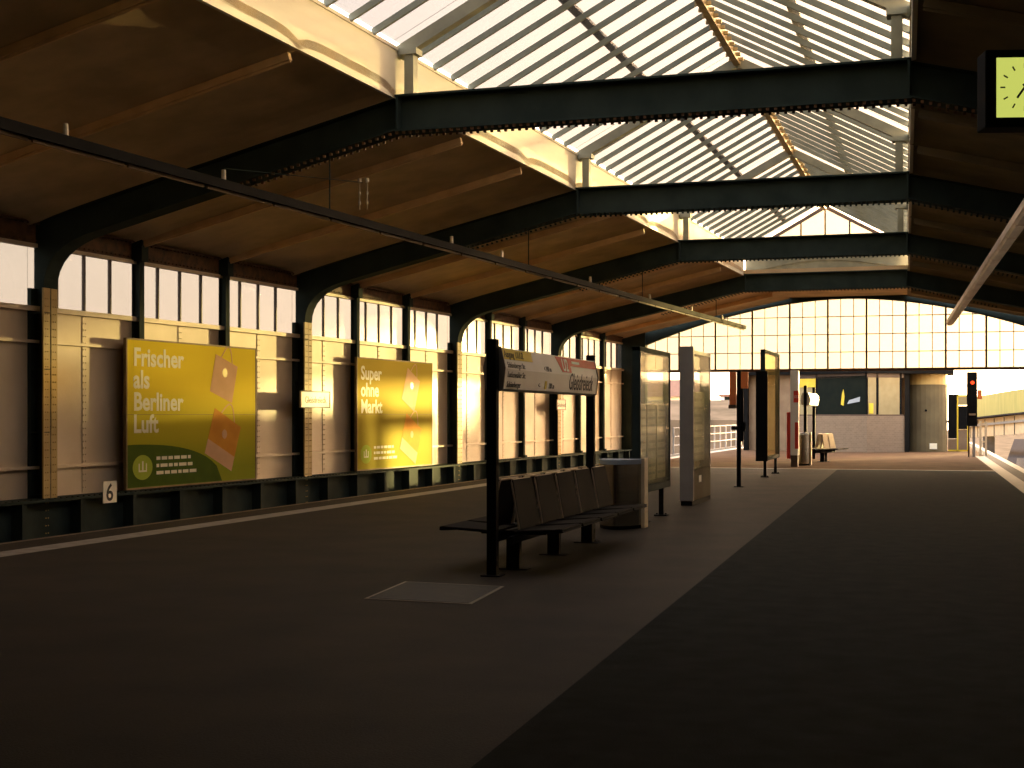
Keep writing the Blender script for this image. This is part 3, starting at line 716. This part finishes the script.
# help column
r = thing('help_column', 'narrow red and white emergency call column before the brick kiosk', 'help column', (-4.36, 43.0, 0))
MB().box(-.12, .12, -.06, .30, .35, 2.92).build('white_housing', 'white', r, bevel=.015)
MB().box(-.22, -.12, -.10, .24, .25, 1.65).build('red_side_panel', 'red', r, bevel=.01)
MB().box(-.02, .13, -.075, -.06, 1.95, 2.30).build('red_field', 'red', r)
MB().box(.02, .125, -.075, -.06, .55, 1.35).build('red_field', 'red', r)
MB().box(-.10, .10, -.04, .28, 0, .35).build('plinth', 'mullion', r)
text('sos_text', 'SOS', .12, 'white', r, (.0, -.077, 2.08), rot=(R(90), 0, 0), ext=.001, sx_=.5)
# far sign between posts
r = thing('platform_sign', 'far rounded white sign panel held on two posts before the dark kiosk window', 'sign', (-4.45, 47.4, 0))
for y, x in ((0, 0), (3.4, -.02)):
    MB().box(x - .05, x + .05, y - .05, y + .05, 0, 2.55).build('post', 'black', r)
q = MB(); q.prism([(x * 1.6, .05, z - .0) for x, z in [(a, b + .05) for a, b in prof]], (0, 3.3, 0)); q.build('sign_body', 'white', r)
MB().box(.13, .165, 1.8, 3.2, 2.14, 2.25).build('red_field', 'red', r)

# ------------------------------------------------------------------ floor access cover
r = thing('access_cover', 'rectangular metal access cover let into the platform floor', 'floor cover', (0, 0, 0))
P = [(-4.92, 12.44), (-3.90, 12.36), (-3.80, 11.12), (-4.80, 11.18)]
MB().prism([(x, y, .001) for x, y in P], (0, 0, .004)).build('frame', 'brass', r)
cx = sum(p[0] for p in P) / 4; cy = sum(p[1] for p in P) / 4
MB().prism([(cx + (x - cx) * .93, cy + (y - cy) * .94, .005) for x, y in P], (0, 0, .003)).build('cover_plate', 'cover', r)

# ------------------------------------------------------------------ lamp trunks hung over the platform edges
def trunk(label, fx, y0, y1, z, wdt, m_, ins_y, step):
    r = thing('lamp_trunk', label, 'light fitting', group='long lamp trunks over the platform edges')
    wc = wdt * (.14 if m_ == 'dimtube' else .45); n = int((y1 - y0) / step)
    a = (fx(y0), y0, z); b = (fx(y1), y1, z)
    MB().bar(a, b, wdt, .12).build('trunking', 'black' if m_ == 'dimtube' else m_, r)
    for i in range(n):
        ya = y0 + (y1 - y0) * i / n + .04; yb = y0 + (y1 - y0) * (i + 1) / n - .04
        q = MB(); q.hexa([(fx(ya) - wc * .6, ya, z - .10), (fx(ya) + wc * .6, ya, z - .10), (fx(yb) + wc * .6, yb, z - .10), (fx(yb) - wc * .6, yb, z - .10),
                          (fx(ya) - wc, ya, z - .05), (fx(ya) + wc, ya, z - .05), (fx(yb) + wc, yb, z - .05), (fx(yb) - wc, yb, z - .05)])
        q.build('tube_cover', m_, r)
    for yy in ins_y:
        q = MB(); q.cyl((fx(yy), yy, z + .05), (fx(yy), yy, z + .20), .035, 10, .028); h = q.build('insulator', 'insulator', r)
    return r
TL = lambda y: -9.28 + .0738 * (y - 12.18)
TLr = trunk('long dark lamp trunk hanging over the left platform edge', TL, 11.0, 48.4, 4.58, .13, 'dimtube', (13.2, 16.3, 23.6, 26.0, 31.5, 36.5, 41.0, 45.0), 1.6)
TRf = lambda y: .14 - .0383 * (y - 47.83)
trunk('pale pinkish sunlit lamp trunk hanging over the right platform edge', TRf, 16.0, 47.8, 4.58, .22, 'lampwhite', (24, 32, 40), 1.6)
for yf in FY[3:7]:     # hangers from the frames
    x = TL(yf + .18); zt = HB(yf) - .25 * (KL(yf) - x)
    q = MB(); q.cyl((x, yf + .18, 4.63), (x, yf + .18, zt + .02), .012, 6); q.build('hanger', 'steel', TLr)
q = MB(); y1, y2 = 16.3, 19.1
q.cyl((TL(y1), y1, 4.80), (TL(y2) + .55, y2, 5.02), .006, 5)
q.build('catenary_wire', 'steel', TLr)
for dx in (.50, .62):
    x = TL(19.1) + dx
    q = MB(); q.cyl((x, 19.1, 5.02), (x, 19.1, 4.62), .006, 5); q.cyl((x, 19.1, 5.02), (x, 19.1, 5.08), .03, 8); q.cyl((x, 19.1, 4.70), (x, 19.1, 4.74), .018, 8); q.cyl((x, 19.1, 4.84), (x, 19.1, 4.88), .018, 8)
    q.build('wire_dropper', 'insulator', TLr)

# ------------------------------------------------------------------ platform clock
r = thing('platform_clock', 'square station clock with lit yellow-green dial and black housing, hung at the upper right', 'clock', (.64, 12.6, 3.975), R(14))
MB().box(-.36, .30, -.13, .13, .03, .68).build('housing', 'black', r, bevel=.012)
q = MB()
MB().box(-.27, .19, -.139, -.131, .11, .61).build('dial', 'dial', r, bevel=.002)
q = MB()
for k_ in range(12):
    t = k_ * math.pi / 6; x, z = -.04 + .16 * math.sin(t), .36 + .16 * math.cos(t); x2, z2 = -.04 + .20 * math.sin(t), .36 + .20 * math.cos(t)
    q.bar((x, -.142, z), (x2, -.142, z2), .004, .012, up=(math.cos(t), 0, -math.sin(t)))
q.build('hour_marks', 'ink', r)
for nm, t, L_, w_ in (('minute_hand', R(150), .17, .014), ('hour_hand', R(215), .11, .018)):
    q = MB(); q.bar((-.04 - .03 * math.sin(t), -.147, .36 - .03 * math.cos(t)), (-.04 + L_ * math.sin(t), -.147, .36 + L_ * math.cos(t)), .005, w_, up=(math.cos(t), 0, -math.sin(t))); q.build(nm, 'ink', r)
q = MB(); q.cyl((.12, 0, .68), (.12, 0, 2.12), .03, 10); q.build('hanging_rod', 'black', r)

# ------------------------------------------------------------------ kiosk at the platform end
r = thing('kiosk', 'grey brick platform kiosk with dark window, beige shutters and flat dark roof', 'kiosk', (0, 0, 0))
BL, CO, BR = (-6.13, 61.6), (-3.11, 60.0), (-1.62, 61.0)
ht_ = 1.52
def wallseg(a, b, z0, z1, th=.2):
    a = Vector((*a, 0)); b = Vector((*b, 0)); n = Vector((b.y - a.y, a.x - b.x, 0)).normalized() * -th
    return [(a.x, a.y, z0), (b.x, b.y, z0), (b.x + n.x, b.y + n.y, z0), (a.x + n.x, a.y + n.y, z0), (a.x, a.y, z1), (b.x, b.y, z1), (b.x + n.x, b.y + n.y, z1), (a.x + n.x, a.y + n.y, z1)]
def lerp(a, b, t): return (a[0] + (b[0] - a[0]) * t, a[1] + (b[1] - a[1]) * t)
def seg_object(name, m_, par, a, b, z0, z1, th, brickrot=False):
    d = (Vector((*b, 0)) - Vector((*a, 0))); o = MB().box(0, d.length, 0, th, z0, z1).build(name, m_, par); o.location = (a[0], a[1], 0); o.rotation_euler = (0, 0, math.atan2(d.y, d.x)); return o
seg_object('brick_wall', 'brick', r, BL, CO, 0, ht_, .25); seg_object('brick_wall', 'brick', r, CO, BR, 0, ht_, .25)
seg_object('window_ledge', 'mullion', r, BL, CO, ht_, ht_ + .06, .28); seg_object('window_ledge', 'mullion', r, CO, BR, ht_, ht_ + .06, .28)
wl = lerp(BL, CO, .30)
seg_object('shutter', 'shutter', r, lerp(BL, CO, .0), lerp(BL, CO, .27), ht_ + .06, 3.05, .08)
seg_object('fascia', 'yellow', r, BL, lerp(BL, CO, .27), 2.75, 3.12, .06).location.y -= .03
o = seg_object('dark_window', 'darkglass', r, wl, lerp(BL, CO, .985), ht_ + .06, 3.2, .06)
for t in (0.27, .97): seg_object('window_frame', 'black', r, lerp(BL, CO, t), lerp(BL, CO, t + .03), ht_ + .06, 3.3, .14)
# reflections painted on the dark window: small flame-like and white shapes
q = MB(); q.prism([(1.15, -.004, 2.0), (1.28, -.004, 1.95), (1.33, -.004, 2.35), (1.27, -.004, 2.65), (1.20, -.004, 2.45)], (0, -.004, 0)); q.build('flame_reflection', 'yellow', o)
q = MB(); q.prism([(1.45, -.004, 2.02), (2.05, -.004, 2.12), (2.07, -.004, 2.32), (1.55, -.004, 2.18)], (0, -.004, 0)); q.build('white_reflection', 'binlid', o)
seg_object('shutter', 'shutter', r, lerp(CO, BR, .03), lerp(CO, BR, .24), ht_ + .06, 3.12, .08); seg_object('shutter', 'shutter', r, lerp(CO, BR, .31), lerp(CO, BR, .86), ht_ + .06, 3.12, .08)
seg_object('yellow_notice', 'yellow', r, lerp(CO, BR, .06), lerp(CO, BR, .17), 1.62, 2.05, .02).location.y -= .03
for t in (.24, .86): seg_object('window_frame', 'black', r, lerp(CO, BR, t), lerp(CO, BR, t + .06), ht_ + .06, 3.3, .12)
seg_object('header_beam', 'mullion', r, BL, CO, 3.12, 3.45, .2); seg_object('header_beam', 'mullion', r, CO, BR, 3.12, 3.45, .2)
MB().prism([(-8.3, 62.3, 0), (-6.2, 61.7, 0), (-6.2, 64.5, 0), (-8.3, 64.5, 0)], (0, 0, 3.3)).build('side_wall', 'tan', r)
MB().prism([(-8.5, 62.0, 0), (-8.32, 62.0, 0), (-8.32, 64.5, 0), (-8.5, 64.5, 0)], (0, 0, 3.45)).build('corner_post', 'black', r)
MB().prism([(-1.62, 60.95, 0), (-1.45, 61.2, 0), (-1.4, 62.8, 0), (-1.6, 62.8, 0)], (0, 0, 3.4)).build('recessed_wall', 'black', r)
q = MB(); q.prism([(-6.3, 64.6, 0), (-.1, 64.6, 0), (-.1, 64.8, 0), (-6.3, 64.8, 0)], (0, 0, 3.4)); q.build('rear_wall', 'tan', r)
q = MB(); q.prism([(-8.6, 61.7, 3.3), (-6.2, 61.4, 3.3), (-3.11, 59.8, 3.3), (-1.4, 60.9, 3.3), (.35, 61.6, 3.3), (.35, 64.8, 3.3), (-8.6, 64.8, 3.3)], (0, 0, .16)); q.build('roof', 'black', r)
q = MB(); cx, cy, rr = -.78, 62.6, .86; n = 28
q.prism([(cx + rr * math.cos(2 * math.pi * i / n), cy + rr * 1.1 * math.sin(2 * math.pi * i / n), 0) for i in range(n)], (0, 0, 2.85)); dr = q.build('round_room_wall', 'drum', r, smooth=False)
q = MB(); q.prism([(cx + rr * 1.02 * math.cos(2 * math.pi * i / n), cy + rr * 1.12 * math.sin(2 * math.pi * i / n), 2.85) for i in range(n)], (0, 0, .45)); q.build('round_room_top', 'drumtop', r)
MB().cyl((cx + .0, cy - rr * 1.1 - .03, 1.75), (cx, cy - rr * 1.1 + .05, 1.75), .05, 10).build('door_knob', 'black', dr)
MB().box(cx + .15, cx + .45, cy - rr * 1.06 - .02, cy - rr * 1.0, .12, .36).build('white_notice', 'letter', dr)

# gates and signal column at the right of the kiosk
r = thing('ticket_gate', 'yellow-framed gate with black panels right of the round kiosk wall', 'gate', (.12, 63.2, 0))
MB().box(0, .36, 0, .06, .55, 2.45).build('black_panel', 'black', r); MB().box(.42, .78, 0, .06, .95, 1.95).build('black_panel', 'black', r)
MB().box(.42, .78, 0, .05, 1.98, 2.35).build('notice_panel', 'shutter', r); MB().box(.42, .78, 0, .05, .06, .92).build('base_panel', 'tan', r); MB().box(0, .36, 0, .05, .06, .52).build('base_panel', 'tan', r)
q = MB(); q.box(.36, .42, 0, .08, 0, 2.45); q.box(.78, .86, 0, .08, 0, 2.55); q.box(.36, .86, 0, .08, 2.35, 2.42); q.box(0, .86, 0, .08, .0, .06); q.build('frame', 'yellow', r)
MB().box(-.1, .86, .0, .05, 2.78, 2.84).build('top_rail', 'mullion', r); MB().box(.80, .86, .0, .05, 2.5, 2.84).build('top_post', 'mullion', r)
r = thing('signal_column', 'black signal column with red light at the right platform end', 'signal', (.97, 55, 0))
MB().box(-.20, .17, -.1, .12, 1.15, 3.17).build('signal_head', 'black', r, bevel=.01)
MB().cyl((0, -.10, 2.77), (0, -.13, 2.77), .07, 14).build('red_lamp', 'redlamp', r)
MB().box(.18, .34, -.05, .05, 2.15, 2.50).build('side_plate', 'orange', r)
MB().box(-.16, -.10, -.03, .03, 0, 1.15).build('leg', 'mullion', r); MB().box(.0, .10, -.05, .05, 0, 1.15).build('leg', 'fencewhite', r)
MB().box(-.12, .12, -.13, -.1, 1.55, 1.62).build('bracket', 'tube', r)
r = thing('end_barrier', 'short pale yellow barrier post at the right edge of the platform end', 'barrier', (1.40, 57, 0))
q = MB(); q.box(-.14, -.06, -.05, .05, 0, 1.35); q.box(.06, .14, -.05, .05, 0, 1.30); q.box(-.14, .14, -.03, .03, 1.15, 1.22); q.box(-.14, .14, -.03, .03, .5, .56); q.build('post', 'cream_plate', r)

# ------------------------------------------------------------------ outside: tracks, viaduct, fence, far ground
def curve_x(y): return 4.0 - .02 * (y - 18) + (max(0, y - 50) * .07)
r = thing('railway_track', 'curved railway track leaving the station beside the right platform edge', 'track')
for off in (-.72, .72):
    q = MB(); ys = [YB + 2] + [10 * i for i in range(1, 5)] + [45 + 2.5 * i for i in range(19)]
    for a, b in zip(ys, ys[1:]): q.bar((curve_x(a) + off, a, -.98), (curve_x(b) + off, b, -.98), .07, .14)
    q.build('rail', 'rail', r)
q = MB(); yy = 20
while yy < 90:
    t = math.atan2(curve_x(yy + .5) - curve_x(yy), .5); dx, dy = math.cos(t), -math.sin(t); x = curve_x(yy)
    q.bar((x - 1.2 * dx, yy - 1.2 * dy, -1.12), (x + 1.2 * dx, yy + 1.2 * dy, -1.12), .24, .14); yy += .65
tag(q.build('sleepers', 'sleeper', r), kind='stuff')
# viaduct deck under the outer tracks
dk = structure('ground')
ys = [HEND + 3 * i for i in range(40)]; q = MB()
for a, b in zip(ys, ys[1:]):
    if a >= 84: ea, eb = curve_x(a) - 1.8, curve_x(b) - 1.8
    else: ea, eb = ER(a) - .3, ER(b) - .3
    q.hexa([(ea, a, -1.6), (curve_x(a) + 2.2 + max(0, a - 66) * .12, a, -1.6), (curve_x(b) + 2.2 + max(0, b - 66) * .12, b, -1.6), (eb, b, -1.6), (ea, a, -1.25), (curve_x(a) + 2.2 + max(0, a - 66) * .12, a, -1.25), (curve_x(b) + 2.2 + max(0, b - 66) * .12, b, -1.25), (eb, b, -1.25)])
q.build('viaduct_deck', 'ballast', dk)
MB().box(-400, 400, -60, 600, -5.2, -5.0).build('open_ground', 'earth', dk)
r = thing('elevated_viaduct', 'elevated viaduct with yellow-green boarded wall, curving off behind the right track', 'viaduct')
P2 = [(1.0, 116, .95), (3.0, 109, 1.25), (5.6, 101, 1.6), (9.0, 93, 1.95), (16.4, 89.3, 2.1)]  # last point added out of view to block low sun
for nm, m_, dy, z0, z1, th in (('boarded_wall', 'yellowfence', 4.0, .3, 2.0, .25), ('deck', 'ballast', 2.0, -.05, .05, 4.2), ('girder_face', 'cream_plate', -.1, -1.3, .05, .25), ('girder_flange', 'fencewhite', -.25, -.5, -.35, .5)):
    q = MB()
    for a, b in zip(P2, P2[1:]):
        k2 = 1.0 if nm != 'boarded_wall' else 1
        q.bar((a[0] + dy * .3, a[1] + dy, a[2] + (z0 + z1) / 2), (b[0] + dy * .3, b[1] + dy, b[2] + (z0 + z1) / 2), th, z1 - z0)
    q.build(nm, m_, r)
for dy in (.9, 2.4):
    q = MB()
    for a, b in zip(P2, P2[1:]): q.bar((a[0] + dy * .3, a[1] + dy, a[2] + .15), (b[0] + dy * .3, b[1] + dy, b[2] + .15), .09, .16)
    q.build('rail', 'sleeper', r)
for k_ in range(18):
    t = k_ / 17 * (len(P2) - 1.001); i0 = int(t); a, b = P2[i0], P2[i0 + 1]; t -= i0
    p_ = [a[c_] + (b[c_] - a[c_]) * t for c_ in range(3)]
    MB().box(p_[0] - .10, p_[0] + .10, p_[1] - .45, p_[1] - .2, p_[2] - 1.3, p_[2] - .02).build('girder_stiffener', 'concrete', r)
for a in P2: MB().box(a[0] - .3, a[0] + .5, a[1] + .3, a[1] + 1.2, -5, a[2] - 1.3).build('pier', 'concrete', r)
# left outside: embankment, railing, house
r = thing('embankment', 'brown hazy embankment seen past the platform under the end glazing', 'embankment')
q = MB(); q.prism([(-60, 92, -5), (-60, 92.5, 1.2), (-60, 100, 2.6), (-60, 140, 3.0), (-60, 140, -5)], (54, 0, 0)); q.build('slope', 'earth', r)
r = thing('railing', 'pale metal railing along the left platform edge outdoors', 'railing')
q = MB(); ya, yb = 55, 84
for z in (.35, .7, 1.05): fbox(q, EL, ya, yb, .05, .09, z - .02, z + .02)
q.build('rail', 'fencewhite', r)
for i in range(20):
    yy = ya + (yb - ya) * i / 19; fbox(MB(), EL, yy - .03, yy + .03, .04, .10, 0, 1.07).build('post', 'fencewhite', r)
r = thing('house', 'small far house with brown roof and sunlit wall beyond the embankment', 'house', (-27, 143, 0))
MB().box(-4, 3, 0, 6, -5, 3.4).build('wall', 'housewall', r)
MB().prism([(-4.4, -.3, 3.4), (3.4, -.3, 3.4), (2.2, 3, 5.2), (-3.2, 3, 5.2)], (0, .3, 0)).build('roof', 'houseroof', r)
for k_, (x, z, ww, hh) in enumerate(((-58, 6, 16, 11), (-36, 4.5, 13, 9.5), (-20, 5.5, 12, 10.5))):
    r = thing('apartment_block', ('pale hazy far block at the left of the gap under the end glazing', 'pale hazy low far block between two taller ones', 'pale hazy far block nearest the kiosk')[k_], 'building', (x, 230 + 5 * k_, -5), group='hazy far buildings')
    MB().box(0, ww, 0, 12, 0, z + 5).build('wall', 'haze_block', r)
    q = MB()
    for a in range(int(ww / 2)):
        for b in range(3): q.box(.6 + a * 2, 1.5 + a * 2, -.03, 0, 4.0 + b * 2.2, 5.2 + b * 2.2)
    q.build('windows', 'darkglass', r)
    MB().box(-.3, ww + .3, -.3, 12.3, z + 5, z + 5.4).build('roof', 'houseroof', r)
